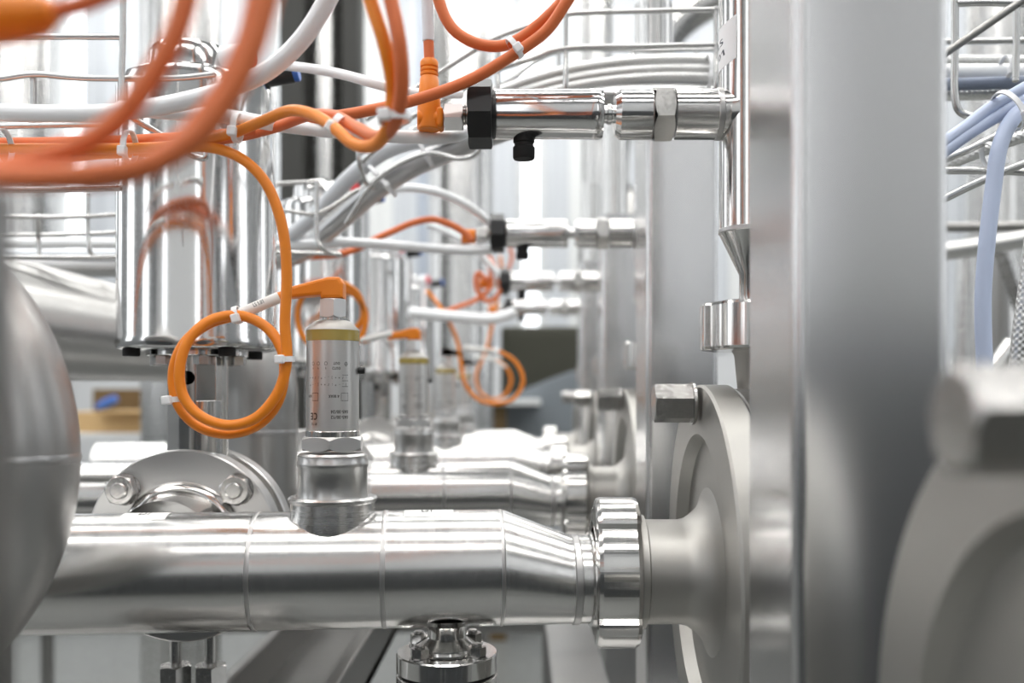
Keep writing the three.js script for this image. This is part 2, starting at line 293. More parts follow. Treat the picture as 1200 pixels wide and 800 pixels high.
// slotted union nut on each pipe
function unionNut(R, w, phase, ri, m = 3, lobe = 0.5) {
  const s = new THREE.Shape(), n = 180;
  for (let i = 0; i <= n; i++) {
    const a = i / n * Math.PI * 2, f = (((a - phase) / (Math.PI * 2 / m)) % 1 + 1) % 1, d = Math.abs(f - 0.5) * 2, k = Math.min(1, Math.max(0, (d - (1 - lobe)) / 0.05));
    const r = R * 0.9 + R * 0.1 * k; i ? s.lineTo(r * Math.cos(a), r * Math.sin(a)) : s.moveTo(r, 0);
  }
  const h = new THREE.Path(); h.absarc(0, 0, ri, 0, Math.PI * 2, true); s.holes.push(h);
  return ext(s, w, R * 0.07, 48);
}
const nutX0 = (695 - 610) / K, nutX1 = (746 - 610) / K, YS = -0.109;   // nut and spool axis height
{
  const t = thing('union_nut', 'polished slotted union nut joining the product pipe to the sandblasted end cover', 'union nut', V(nutX0, YS, 0), 'union nuts in a row');
  part('nut', unionNut(0.0462, nutX1 - nutX0, 1.955, 0.0285, 3, 0.37).rotateY(Math.PI / 2).translate(nutX0, YS, 0), M.turned, t);
  part('sealing_cone', along(rev([[0.0268, 0], [0.0285, 0.0006], [0.0285, nutX1 - nutX0 + 0.004], [0.031, nutX1 - nutX0 + 0.004]], { seg: 64 }), V(nutX0, YS, 0), X), M.turned, t);
  for (let k = 1; k < 4; k++) copy(t, 'union_nut', -UNIT * k, `polished slotted union nut on the ${ORD[k]} product pipe of the row`, 'union nuts in a row');
}
// sandblasted end cover: spool, dished disc, bolts
function endCover() {
  const X0 = nutX1 - 0.002, XF = 0.1095, t = thing('end_cover', 'round sandblasted steel end cover with a pipe stub behind the polished union nut', 'end cover', V(XF, YS, 0), 'end covers in a row');
  const h = XF - X0;
  part('pipe_stub', along(rev([[0.033, 0], [0.0345, 0.001], [0.0345, 0.006], [0.0318, 0.007], [0.0318, h - 0.012], [0.0328, h - 0.008], [0.0355, h - 0.004], [0.040, h + 0.001], [0.045, h + 0.004], [0.052, h + 0.0064]], { seg: 72 }), V(X0, YS, 0), X), M.blast, t);
  part('disc', along(rev([[0.045, 0.0062], [0.055, 0.0062], [0.076, 0.0085], [0.081, 0.0075], [0.0845, -0.0002], [0.086, 0], [0.1135, 0], [0.115, 0.0015], [0.115, 0.0165], [0.1135, 0.018], [0, 0.018]], { seg: 128 }), V(XF, YS, 0), X), M.blast, t);
  part('backing_ring', along(rev([[0, 0.0195], [0.1115, 0.0195], [0.1125, 0.0205], [0.1125, 0.034], [0.111, 0.035], [0, 0.035]], { seg: 96 }), V(XF, YS, 0), X), M.brushed, t);
  for (const s of [1, -1]) {
    const y = YS + s * 0.1035, b = part('bolt', along(hex(0.0215, 0.0235, 0.3), V(XF - 0.004, y, 0), X.clone().negate(), 0.25), M.bolt, t);
    part('washer', along(rev([[0, 0], [0.0125, 0], [0.0132, 0.0006], [0.0132, 0.0022], [0, 0.0022]], { seg: 32 }), V(XF - 0.002, y, 0), X.clone().negate()), M.bolt, b);
  }
  return t;
}
const cover0 = endCover();
for (let k = 1; k < 4; k++) copy(cover0, 'end_cover', -UNIT * k, `sandblasted round end cover on the ${ORD[k]} product pipe of the row`, 'end covers in a row');
{ const c = copy(cover0, 'end_cover', 0.66 * D, 'large sandblasted end cover with a thick hexagon bolt beside the wide steel post', 'end covers in a row'); c.position.x += 0.0085; }

// square posts
function post() {
  const x0 = 0.1063, x1 = 0.1675, z0 = 0.139, z1 = 0.2146, t = thing('steel_post', 'wide brushed steel square post beside the sticker on the riser pipe', 'post', V((x0 + x1) / 2, FL, (z0 + z1) / 2), 'steel posts in a row');
  const s = new THREE.Shape(), r = 0.0055, w = x1 - x0, d = z1 - z0;
  s.moveTo(r, 0); s.lineTo(w - r, 0); s.absarc(w - r, r, r, -Math.PI / 2, 0); s.lineTo(w, d - r); s.absarc(w - r, d - r, r, 0, Math.PI / 2); s.lineTo(r, d); s.absarc(r, d - r, r, Math.PI / 2, Math.PI); s.lineTo(0, r); s.absarc(r, r, r, Math.PI, Math.PI * 1.5);
  const g = new THREE.ExtrudeGeometry(s, { depth: 0.235 - FL - 0.01, bevelEnabled: false, curveSegments: 8 }).rotateX(-Math.PI / 2).translate(x0, FL + 0.01, z1);
  part('profile', g, M.post, t);
  part('foot_plate', box(x0 - 0.03, x1 + 0.03, FL, FL + 0.01, z0 - 0.03, z1 + 0.03, 0.001), M.frame, t);
  return t;
}
const post0 = post();
for (let k = 1; k < 4; k++) copy(post0, 'steel_post', -UNIT * k, `brushed steel square post ${ORD[k]} in the row counted from the widest post`, 'steel posts in a row');

// riser pipe with tee stub, reducer and a slotted nut
const XV = 0.1432, YT = (462 - 134) / K;
function riser() {
  const y = (p) => (462 - p) / K, t = thing('riser_pipe', 'upright polished pipe with a paper tag and a side stub for the transmitter', 'pipe', V(XV, y(505), 0), 'riser pipes in a row');
  part('tube', rev([[0.0205, y(272)], [0.0205, y(-330)], [0, y(-330)]], { seg: 56 }).translate(XV, 0, 0), M.turned, t);
  part('weld_seam', rev([[0.0203, y(274)], [0.0209, y(273)], [0.0209, y(269)], [0.0203, y(268)]], { seg: 56 }).translate(XV, 0, 0), M.weld, t);
  part('reducer', rev([[0.0082, y(356)], [0.0082, y(322)], [0.0205, y(273)]], { seg: 56 }).translate(XV, 0, 0), M.turned, t);
  part('stub', along(rev([[0.0178, -0.01], [0.0170, 0.012], [0.0155, 0.0155], [0.0153, 0.018], [0.0153, XV - (790 - 610) / K], [0, XV - (790 - 610) / K]], { seg: 48 }), V(XV, YT, 0), X.clone().negate()), M.turned, t);
  part('weld_seam', along(rev([[0.0152, 0.0195], [0.0158, 0.0202], [0.0158, 0.0228], [0.0152, 0.0235]], { seg: 48 }), V(XV, YT, 0), X.clone().negate()), M.weld, t);
  part('union_nut', unionNut(0.0322, (411 - 355) / K, 1.0, 0.008, 6, 0.6).rotateX(-Math.PI / 2).translate(XV, y(411), 0), M.turned, t);
  part('lower_cone', rev([[0.0062, y(560)], [0.0068, y(505)], [0.0112, y(417)], [0.0128, y(411)]], { seg: 48 }).translate(XV, 0, 0), M.blast, t);
  return t;
}
const riser0 = riser();
{
  const tx = canvasTex(128, 256, (g, w, h) => { g.fillStyle = '#f3f4f6'; g.fillRect(0, 0, w, h); g.fillStyle = '#3a3f48'; g.font = 'bold 54px sans-serif'; g.save(); g.translate(20, 120); g.rotate(-0.15); g.fillText('LS', 0, 0); g.fillText('01', 0, 74); g.restore(); });
  const g = rev([[0.0207, 0.1985], [0.0207, 0.2245]], { seg: 12, t0: -1.95, t1: -0.72, unit: true }).translate(XV, 0, 0);
  const p = g.attributes.position; for (let i = 0; i < p.count; i++) p.setY(i, p.getY(i) + (p.getX(i) - XV + 0.0207) * 0.55);
  part('paper_tag', g, new THREE.MeshStandardMaterial({ map: tx, roughness: 0.6 }), riser0, 'white paper tag with small dark letters');
}
for (let k = 1; k < 4; k++) copy(riser0, 'riser_pipe', -UNIT * k, `upright polished riser pipe behind the ${ORD[k]} steel post of the row`, 'riser pipes in a row');

// pressure transmitters on the riser stubs
function transmitter() {
  const x = (p) => (p - 610) / K, t = thing('transmitter', 'polished cylinder transmitter with a black octagonal ring and an upright orange plug', 'transmitter', V(x(790), YT, 0), 'transmitters on the risers');
  const r = (prof, seg = 56) => along(rev(prof.map(([R, p]) => [R, x(p) - x(521)]), { seg }), V(x(521), YT, 0), X);
  part('barrel', r([[0, 577], [0.0143, 577], [0.0150, 579], [0.0150, 690], [0.0152, 691], [0.0152, 702], [0.0143, 706], [0.006, 707], [0.0054, 708], [0.0054, 711], [0.0062, 712], [0.0062, 716], [0.0054, 717], [0.0054, 721], [0, 721]]), M.polish, t);
  part('process_barrel', r([[0, 720], [0.0130, 720], [0.0154, 726], [0.0154, 762], [0.0146, 764], [0, 764]]), M.polish, t);
  part('hexagon', along(hex(0.0312, x(788) - x(764), 0.3, 6, true), V(x(764), YT, 0), X, 0.32), M.bolt, t);
  part('cap_ring', along(hex(0.0385, x(577) - x(549), 0.2, 8, true), V(x(549), YT, 0), X, 0.2), M.black, t, 'black octagonal ring');
  part('threaded_neck', r([[0.0065, 541], [0.0072, 543], [0.006, 544], [0.0072, 545.5], [0.006, 546.5], [0.0075, 548], [0.0075, 550]], 32), M.turned, t);
  part('vent_plug', mg(rev([[0, -0.0277], [0.0062, -0.0277], [0.0068, -0.0268], [0.0068, -0.0205], [0.0058, -0.0195], [0.0058, -0.018], [0.0066, -0.0172], [0.0066, -0.013], [0, -0.013]], { seg: 36 }).translate(x(614), YT, 0)), M.rubber, t, 'black ribbed vent plug');
  return t;
}
const tr0 = transmitter();
for (let k = 1; k < 4; k++) copy(tr0, 'transmitter', -UNIT * k, `polished transmitter with a black ring on the ${ORD[k]} riser of the row`, 'transmitters on the risers');

// sensors on the pipes
const sensorPrint = canvasTex(1024, 512, (g, w, h) => {
  g.fillStyle = '#ffffff'; g.fillRect(0, 0, w, h);
  g.translate(w / 2, h / 2); g.rotate(Math.PI); g.translate(-w / 2, -h / 2);       // the print stands upside down
  g.fillStyle = '#5d5954'; g.strokeStyle = '#5d5954'; g.lineWidth = 2;
  const q = (px, f, s, y) => { g.font = `bold ${f}px sans-serif`; g.fillText(s, px, y); };
  const c = w / 2;                                                                      // front of the body
  q(c - 130, 24, '045-30/12', 118); q(c - 130, 24, '045-30/24', 146); q(c + 66, 50, 'CE', 132); q(c + 70, 18, '01 12', 80);
  g.strokeRect(c - 130, 196, 46, 40); q(c - 72, 22, '4 MAX', 226); g.strokeRect(c + 62, 196, 46, 40); q(c + 112, 18, 'MIN', 226);
  for (const y of [286, 322]) for (let i = 0; i < 12; i++) q(c - 120 + i * 22, 17, '-+:.=*|/'[(i * 5 + y) % 8], y);
  g.beginPath(); g.moveTo(c - 130, 270); g.lineTo(c - 90, 270); g.moveTo(c - 130, 300); g.lineTo(c - 90, 300); g.moveTo(c - 130, 330); g.lineTo(c - 90, 330); g.stroke();
  for (const [dx, s] of [[-80, 'OUT2'], [-76, 'OUT']]) q(c + dx, 20, s, s === 'OUT2' ? 372 : 398);
  for (const dx of [10, 60, 100]) { g.beginPath(); g.arc(c + dx, 390, 9, 0, 7); g.stroke(); q(c + dx - 4, 16, '1', 372); }
  g.beginPath(); g.arc(c - 116, 388, 10, 0, 7); g.moveTo(c - 116, 376); g.lineTo(c - 116, 400); g.moveTo(c - 128, 388); g.lineTo(c - 104, 388); g.stroke();
});
const sensorSteel = S([0.72, 0.71, 0.695], 0.35, { map: sensorPrint });
const xS = px1(390), zS = onPipe(xS).z;
function sensor() {
  const y = (p) => (462 - p) * (D - zS) / D / K, c = V(xS, 0, zS), t = thing('pressure_sensor', 'steel pressure sensor with amber ring and upside-down printing beside the orange cable loop', 'sensor', V(xS, y(528), zS), 'pressure sensors on the pipes');
  const r = (prof, o = {}) => rev(prof.map(([R, p]) => [R, y(p)]), { seg: 56, ...o }).translate(c.x, 0, c.z);
  part('hexagon', along(hex(0.0345, y(511) - y(528), 0.4, 6, true), V(c.x, y(528), c.z), Y, 0.1), M.nutSatin, t);
  part('body', r([[0.0156, 512], [0.0156, 400]], { unit: true, seg: 96, t0: -Math.PI, t1: Math.PI }), sensorSteel, t);
  part('lower_band', r([[0.0157, 512], [0.0162, 511], [0.0162, 505], [0.0156, 504]]), M.turned, t);
  part('light_ring', r([[0, 400], [0.0158, 400], [0.0160, 399.5], [0.0160, 387.5], [0.0157, 387], [0, 387]]), M.amber, t, 'translucent amber ring');
  part('ring_core', r([[0.0118, 400], [0.0118, 387]]), M.bolt, t);
  part('cap', r([[0.0161, 387.5], [0.0157, 386], [0.0108, 377], [0.0085, 375.5], [0, 375.5]]), M.blast, t);
  part('thread', r([[0.0062, 377], [0.0062, 370]]), M.bolt, t);
  part('screw_pin', rod(V(c.x + 0.0154, y(434), c.z), V(c.x + 0.0195, y(434), c.z), 0.0022, 0.0005, 16), M.black, t);
  return t;
}
const sensor0 = sensor();
for (let k = 1; k < 4; k++) copy(sensor0, 'pressure_sensor', -UNIT * k, `steel pressure sensor with amber ring on the ${ORD[k]} product pipe of the row`, 'pressure sensors on the pipes');

// shut-off valves behind the pipe: flanged body, lantern, polished actuator with indicator
const XA = -0.2315, ZV = -0.095, YV = -0.105;
function valve() {
  const t = thing('shut_off_valve', 'large polished actuator cylinder on a bolted valve body behind the drained pipe', 'valve', V(XA, YV, ZV), 'valves in a row');
  const zf = -0.072, zb = -0.118, R = 0.0668, y = (p) => (462 - p) * 1.16 / K;
  const disc = (z0, z1, R_) => along(rev([[0, 0], [R_ - 0.001, 0], [R_, 0.001], [R_, z1 - z0 - 0.001], [R_ - 0.001, z1 - z0], [0, z1 - z0]], { seg: 96 }), V(-0.2350, YV, z0), Z);
  part('front_flange', disc(zf - 0.017, zf, R), M.faced, t);
  part('valve_disc_housing', disc(zb + 0.014, zf - 0.0165, R - 0.006), M.blast, t);
  part('rear_flange', disc(zb, zb + 0.0145, R), M.faced, t);
  part('hub', along(rev([[0.0445, 0], [0.0425, 0.004], [0.0408, 0.0052], [0.0385, 0.006], [0.0365, 0.011], [0.0352, 0.035]], { seg: 72 }), V(-0.2350, YV, zf), Z), M.turned, t);
  part('rear_stub', along(rev([[0.035, 0], [0.035, 0.05], [0, 0.05]], { seg: 48 }), V(-0.2350, YV, zb), Z.clone().negate()), M.tubeFar, t);
  for (let k = 0; k < 4; k++) {
    const a = Math.PI / 4 + k * Math.PI / 2, bx_ = -0.2350 + 0.0555 * Math.cos(a), by_ = YV + 0.0555 * Math.sin(a);
    const b = part('nut', along(hex(0.0190, 0.0085, 0.35, 6, true), V(bx_, by_, zf + 0.0012), Z, 0.25 + k * 0.1), M.bolt, t);
    part('washer', along(rev([[0, 0], [0.0112, 0], [0.0112, 0.0012], [0, 0.0012]], { seg: 32 }), V(bx_, by_, zf), Z), M.bolt, b);
    part('stud', rod(V(bx_, by_, zf), V(bx_, by_, zf + 0.0125), 0.0058, 0.001, 24), M.bolt, b);
  }
  // lantern with a sight hole
  const ev = new Evaluator(); ev.attributes = ['position', 'normal', 'uv'];
  const tube = new Brush(rev([[0.0208, y(548)], [0.0208, y(412)], [0.0165, y(412)], [0.0165, y(548)], [0.0208, y(548)]], { seg: 64 }), M.turned);
  const hole = new Brush(new THREE.CylinderGeometry(0.0048, 0.0048, 0.06, 32).rotateX(Math.PI / 2).translate(0.0, y(443), 0.02), M.turned);
  tube.updateMatrixWorld(); hole.updateMatrixWorld();
  const lg = ev.evaluate(tube, hole, SUBTRACTION).geometry; lg.clearGroups();
  part('lantern', lg.clone().translate(XA, 0, ZV), M.turned, t);
  part('stem', rod(V(XA, y(548), ZV), V(XA, y(412), ZV), 0.006), M.rubber, t, 'dark valve stem inside the lantern');
  part('lantern_lug', box(XA + 0.006, XA + 0.0205, y(470), y(418), ZV + 0.009, ZV + 0.0225, 0.001), M.turned, t);
  part('lantern_collar', rev([[0.0208, y(548)], [0.0220, y(546)], [0.0218, y(538)], [0.0208, y(534)]], { seg: 56 }).translate(XA, 0, ZV), M.turned, t);
  part('bottom_plate', rev([[0, y(418)], [0.0345, y(418)], [0.0352, y(417)], [0.0352, y(410)], [0, y(410)]], { seg: 72 }).translate(XA, 0, ZV), M.polish, t);
  part('cylinder', rev([[0, y(411)], [0.052, y(411)], [0.0545, y(409)], [0.0555, y(404)], [0.0545, y(398)], [0.0545, y(112)], [0.053, y(103)], [0.048, y(98)], [0, y(96)]], { seg: 128 }).translate(XA, 0, ZV), M.polish, t);
  for (let k = 0; k < 6; k++) {
    const a = k * Math.PI / 3 + 0.42, q = V(XA + 0.0295 * Math.sin(a), y(428), ZV + 0.0295 * Math.cos(a));
    part('cap_screw', along(hex(0.0105, y(418) - y(428), 0.3), q, Y, k), M.bolt, t);
  }
  for (const a of [0.75, -0.9, 2.4]) part('black_plug', rod(V(XA + 0.046 * Math.sin(a), y(419), ZV + 0.046 * Math.cos(a)), V(XA + 0.046 * Math.sin(a), y(410), ZV + 0.046 * Math.cos(a)), 0.0058, 0.0006, 24), M.rubber, t);
  // position indicator on top
  part('indicator_housing', rev([[0.030, y(97)], [0.030, y(70)], [0.027, y(60)], [0.018, y(54)], [0, y(53)]], { seg: 64 }).translate(XA - 0.004, 0, ZV), M.polish, t);
  part('indicator_port', rod(V(XA + 0.02, y(74), ZV + 0.008), V(XA + 0.038, y(74), ZV + 0.014), 0.0095), M.nylon, t);
  part('red_cap', rod(V(XA + 0.0375, y(74), ZV + 0.0138), V(XA + 0.043, y(74), ZV + 0.0156), 0.0085, 0.002), M.red, t, 'red end cap');
  part('air_fitting', rod(V(XA + 0.044, y(84), ZV - 0.01), V(XA + 0.066, y(78), ZV - 0.01), 0.0075), M.black, t);
  part('fitting_collar', rod(V(XA + 0.066, y(78), ZV - 0.01), V(XA + 0.070, y(77), ZV - 0.01), 0.0068), M.blue, t, 'blue release collar');
  return t;
}
const valve0 = valve();
for (let k = 1; k < 4; k++) copy(valve0, 'shut_off_valve', -UNIT * k, `polished actuator valve behind the ${ORD[k]} product pipe of the row`, 'valves in a row');

// ---------------------------------------------------------------- other pipes
{ // large eccentric reducer and elbow behind the first actuator
  const r = 1.5, a = thing('elbow_pipe', 'wide brushed pipe narrowing towards an elbow that turns down behind the valve lantern', 'pipe', P(303, 700, r));
  const pts = [[-260, 360, 87], [-160, 362, 85], [-60, 368, 79], [40, 378, 69], [140, 391, 56], [220, 402, 46], [284, 415, 44], [302, 446, 44], [304, 490, 44], [304, 560, 44], [304, 700, 44]];
  part('tube', sw(pts.map(([x, y]) => P(x, y, r)), pts.map((p) => p[2] * r / K), { seg: 64, div: 12 }), M.brushed, a);
  part('weld_seam', along(rev([[44 * r / K, -0.003], [44 * r / K + 0.0008, 0], [44 * r / K, 0.003]], { seg: 48 }), P(304, 506, r), Y), M.weld, a);
}
{ // return bend close to the camera
  const r = 0.76, c = P(-262, 537, r), Rb = 0.104, R = 0.0352, pts = [];
  pts.push(V(c.x - 0.16, c.y + Rb, c.z)); pts.push(V(c.x - 0.06, c.y + Rb, c.z));
  for (let i = 0; i <= 12; i++) { const t = Math.PI / 2 - i / 12 * Math.PI; pts.push(V(c.x + Rb * Math.cos(t), c.y + Rb * Math.sin(t), c.z)); }
  pts.push(V(c.x - 0.06, c.y - Rb, c.z)); pts.push(V(c.x - 0.16, c.y - Rb, c.z));
  const t = thing('return_bend', 'dull steel pipe bend curving round in front of the product pipe end', 'pipe bend', V(c.x, c.y - Rb, c.z));
  part('bend', sw(pts, R, { seg: 64, div: 6 }), M.brushed, t);
  part('weld_seam', along(rev([[R, -0.0022], [R + 0.0006, 0], [R, 0.0022]], { seg: 64 }), V(c.x + Rb, c.y, c.z), Y), M.weld, t);
}
single('support_rod', rod(V(P(-34, 0, 0.3).x, FL, zr(0.3)), V(P(-34, 0, 0.3).x, P(0, 225, 0.3).y, zr(0.3)), 0.0068), M.frame, 'dark upright support rod in front of the pipe bend', 'rod');
{ // insulated steam pipe bend above the second post
  const r = 3.6, t = thing('overhead_bend', 'bright pipe rising from a rounded vessel top and bending over the second post', 'pipe bend', P(718, 230, r));
  part('tube', sw([P(718, 232, r), P(718, 200, r), P(722, 160, r), P(742, 105, r), P(770, 55, r), P(805, 18, r), P(850, -5, r), P(930, -18, r)], 21 * r / K, { seg: 32 }), M.turned, t);
  part('collar', rev([[23 * r / K, 0], [26 * r / K, 0.002], [26 * r / K, 0.012], [22 * r / K, 0.014]], { seg: 40 }).translate(P(718, 0, r).x, P(718, 226, r).y, zr(r)), M.turned, t);
  const v = thing('pressure_vessel', 'small brushed vessel with a domed top under the overhead pipe bend', 'vessel', V(P(722, 0, r).x, FL, zr(r)));
  const y = (p) => (462 - p) * r / K;
  part('shell', rev([[0.085, FL], [0.085, y(300)], [0.082, y(275)], [0.070, y(250)], [0.055, y(230)], [0.03, y(222)], [0, y(220)]], { seg: 48 }).translate(P(722, 0, r).x, 0, zr(r)), M.brushed, v);
}
{ // pair of turnbuckle studs under the valve
  for (const [p, nm] of [[206, 'left'], [247, 'right']]) {
    const r = 1.15, c = P(p, 0, r), y = (q) => (462 - q) * r / K, t = thing('levelling_stud', nm === 'left' ? 'threaded stud with long hexagon coupling directly under the valve flange rim' : 'threaded stud with long hexagon coupling next to the slanted floor beam', 'stud', V(c.x, y(961), c.z), 'studs under the valve');
    part('rod', rod(V(c.x, y(961), c.z), V(c.x, y(738), c.z), 0.0043, 0.0004, 24), M.bolt, t);
    part('coupling', along(hex(0.0205, y(778) - y(860), 0.3, 6, true), V(c.x, y(860), c.z), Y, 0.35), M.bolt, t);
  }
}
{ // frame under the units
  const t = thing('frame_beam', 'dark steel channel beam running back under the pipes', 'beam', V(-0.2, -0.36, -1), 'frame beams');
  part('web', box(-0.262, -0.155, -0.30, -0.285, -2.3, 0.15, 0.002), M.frame, t);
  part('flange', box(-0.262, -0.250, -0.30, -0.246, -2.3, 0.15, 0.003), M.frame, t);
  part('flange', box(-0.170, -0.155, -0.30, -0.246, -2.3, 0.15, 0.003), M.frame, t);
  const u = thing('cross_beam', 'pale steel cross beam lying under the frame on legs', 'beam', V(0, FL, -1.1), 'frame beams');
  part('beam', box(-1.4, 0.9, -0.42, -0.36, -1.13, -1.07, 0.004), M.brushed, u);
  for (const x of [-1.3, 0.8]) part('leg', box(x - 0.03, x + 0.03, FL, -0.42, -1.13, -1.07, 0.004), M.brushed, u);
  const w = thing('cross_beam', 'pale steel cross beam carrying the two hexagon studs', 'beam', V(0, FL, -0.09), 'frame beams');
  part('beam', box(-1.2, 0.35, -0.36, -0.302, -0.16, -0.02, 0.004), M.brushed, w);
  for (const x of [-1.15, 0.3]) part('leg', box(x - 0.03, x + 0.03, FL, -0.36, -0.12, -0.06, 0.004), M.brushed, w);
  const q = thing('base_plate', 'light steel drip tray under the end covers', 'tray', V(0.05, FL, -0.7));
  part('plate', box(0.035, 0.1, -0.335, -0.325, -1.7, -0.28, 0.002), M.brushed, q);
  for (const z of [-1.6, -0.35]) part('leg', box(0.05, 0.09, FL, -0.335, z - 0.02, z + 0.02, 0.003), M.brushed, q);
}

// ---------------------------------------------------------------- cables, hoses, ties
const pp = (a, r) => a.map((q) => P(q[0], q[1], q[2] ?? r));
function tie(px, py, r, dx, dy, R, label, group = 'cable ties') {
  const c = P(px, py, r), d = V(dx, -dy, 0).normalize(), t = thing('cable_tie', label, 'cable tie', c, group);
  part('strap', along(rev([[R, -0.0016], [R + 0.0009, -0.0016], [R + 0.0009, 0.0016], [R, 0.0016]], { seg: 28 }), c, d), M.nylon, t);
  const h = new RoundedBoxGeometry(0.0055, 0.005, 0.0045, 2, 0.001); h.translate(R * 0.55, 0, R + 0.0012); along(h, c, d); part('head', h, M.nylon, t);
  return t;
}
function anglePlug(parent, s) {   // orange angle connector with steel hexagon nut, at sensor position shifted by s (z)
  const y = (p) => (462 - p) * (D - zS) / D / K, x = (p) => xS + (p - 390) / K * (D - zS) / D, z = zS + s;
  part('coupling_nut', along(hex(0.0150, y(350.5) - y(372.5), 0.5, 6, true), V(xS, y(372.5), z), Y, 0.25), M.nutSatin, parent);
  const sh = new THREE.Shape([[404, 333], [404, 350], [378, 350], [377, 346.5], [338, 350], [338, 338], [386, 325.5], [399, 325.5]].map(([a, b]) => new THREE.Vector2(x(a), y(b))));
  part('plug', ext(sh, 0.0125, 0.0018, 6).translate(0, 0, z - 0.00625), M.plugOrange, parent, 'orange angled plug');
}
{ // first sensor's cable: plug, marked sleeve, double loop, rise
  const t = thing('sensor_cable', 'bright orange sensor cable tied in a double loop in front of the actuator', 'cable', P(338, 344, 0.975), 'orange sensor cables');
  anglePlug(t, 0);
  const c = [[340, 344, 0.975], [328, 348, 0.972], [300, 360, 0.965], [278, 369, 0.96], [245, 379, 0.955], [216, 402, 0.95], [203, 436, 0.95], [209, 474, 0.95], [232, 499, 0.95], [266, 508, 0.95], [300, 499, 0.948], [324, 474, 0.944], [333, 440, 0.942], [331, 412, 0.945], [313, 384, 0.952], [283, 370, 0.955], [250, 374, 0.945], [224, 394, 0.935], [211, 427, 0.93], [214, 462, 0.93], [233, 486, 0.93], [266, 498, 0.93], [299, 490, 0.93], [325, 461, 0.93], [336, 424, 0.93], [334, 380, 0.93], [336, 320, 0.93], [330, 262, 0.93], [310, 212, 0.932], [280, 184, 0.936], [240, 172, 0.945], [195, 176, 0.955], [120, 180, 0.96], [0, 182, 0.96], [-80, 182, 0.96], [-800, 182, 0.96]];
  part('cable', sw(pp(c), 0.0031, { seg: 14, div: 8 }), M.orange, t);
  const tx = canvasTex(256, 512, (g, w, h) => { g.fillStyle = '#f1f1ee'; g.fillRect(0, 0, w, h); g.fillStyle = '#4a4d52'; g.font = 'bold 44px sans-serif'; g.translate(136, 330); g.rotate(-Math.PI / 2); g.fillText('LS 1.01', 0, 0); });
  const a = P(327, 348.4, 0.972), b = P(281, 368, 0.961);
  part('marking_sleeve', along(rev([[0.0035, 0], [0.0035, a.distanceTo(b)]], { seg: 24, unit: true, t0: -Math.PI, t1: Math.PI }), b, a.clone().sub(b)), new THREE.MeshPhysicalMaterial({ map: tx, roughness: 0.35 }), t, 'white marking sleeve');
}
tie(278, 369, 0.958, 1, -0.3, 0.0045, 'white cable tie at the end of the white marking sleeve of the looped cable');
tie(335, 421, 0.93, 0.05, 1, 0.0042, 'white cable tie where the looped orange cable leaves upward');
tie(206, 468, 0.94, 0.1, 1, 0.0052, 'white cable tie on the lower bend of the double orange loop');
{ // later sensors' cables
  const L = [
    [UNIT, [[338, 346, 0.0], [322, 352], [290, 368], [262, 390]], 'orange plug and cable of the sensor on the second product pipe'],
    [UNIT * 2, null, 'orange plug and cable of the sensor on the third product pipe'],
    [UNIT * 3, null, 'orange plug and cable of the sensor on the fourth product pipe'],
  ];
  const rk = (k) => 1 + 0.74 * k - 0.03;
  const paths = [null,
    [[459, 391], [440, 395], [422, 399], [414, 392], [425, 372], [420, 345], [395, 330], [365, 336], [350, 358], [352, 388], [370, 408], [398, 412], [422, 396], [428, 368], [415, 345], [380, 338], [340, 345], [300, 352]],
    [[544, 407], [560, 409], [582, 411], [604, 424], [613, 446], [603, 466], [583, 473], [561, 468], [545, 450], [540, 425], [536, 400], [528, 380], [516, 360], [500, 340]],
    [[556, 418], [575, 420], [593, 430], [599, 446], [592, 462], [576, 468], [562, 458], [558, 440], [568, 415], [576, 385], [583, 350], [588, 320], [586, 300]]];
  for (let k = 1; k < 4; k++) {
    const t = thing('sensor_cable', L[k - 1][2], 'cable', V(xS, 0, zS - UNIT * k), 'orange sensor cables');
    anglePlug(t, -UNIT * k);
    if (k > 1) { const m = t.children.find((q) => q.name === 'plug'); m.geometry.translate(-(xS - t.position.x), 0, 0); m.geometry.scale(-1, 1, 1); }
    part('cable', sw(pp(paths[k], rk(k)), 0.0031, { seg: 10, div: 6 }), M.orange, t);
    const s = paths[k]; part('marking_sleeve', sw([P(...s[0], rk(k)), P(...s[1], rk(k)), P(...s[2], rk(k))], 0.0036, { seg: 10 }), M.sleeve, t, 'white marking sleeve');
  }
  tie(583, 411, 2.45, 0.8, 0.3, 0.005, 'white cable tie on the round orange loop before the dark machine');
}
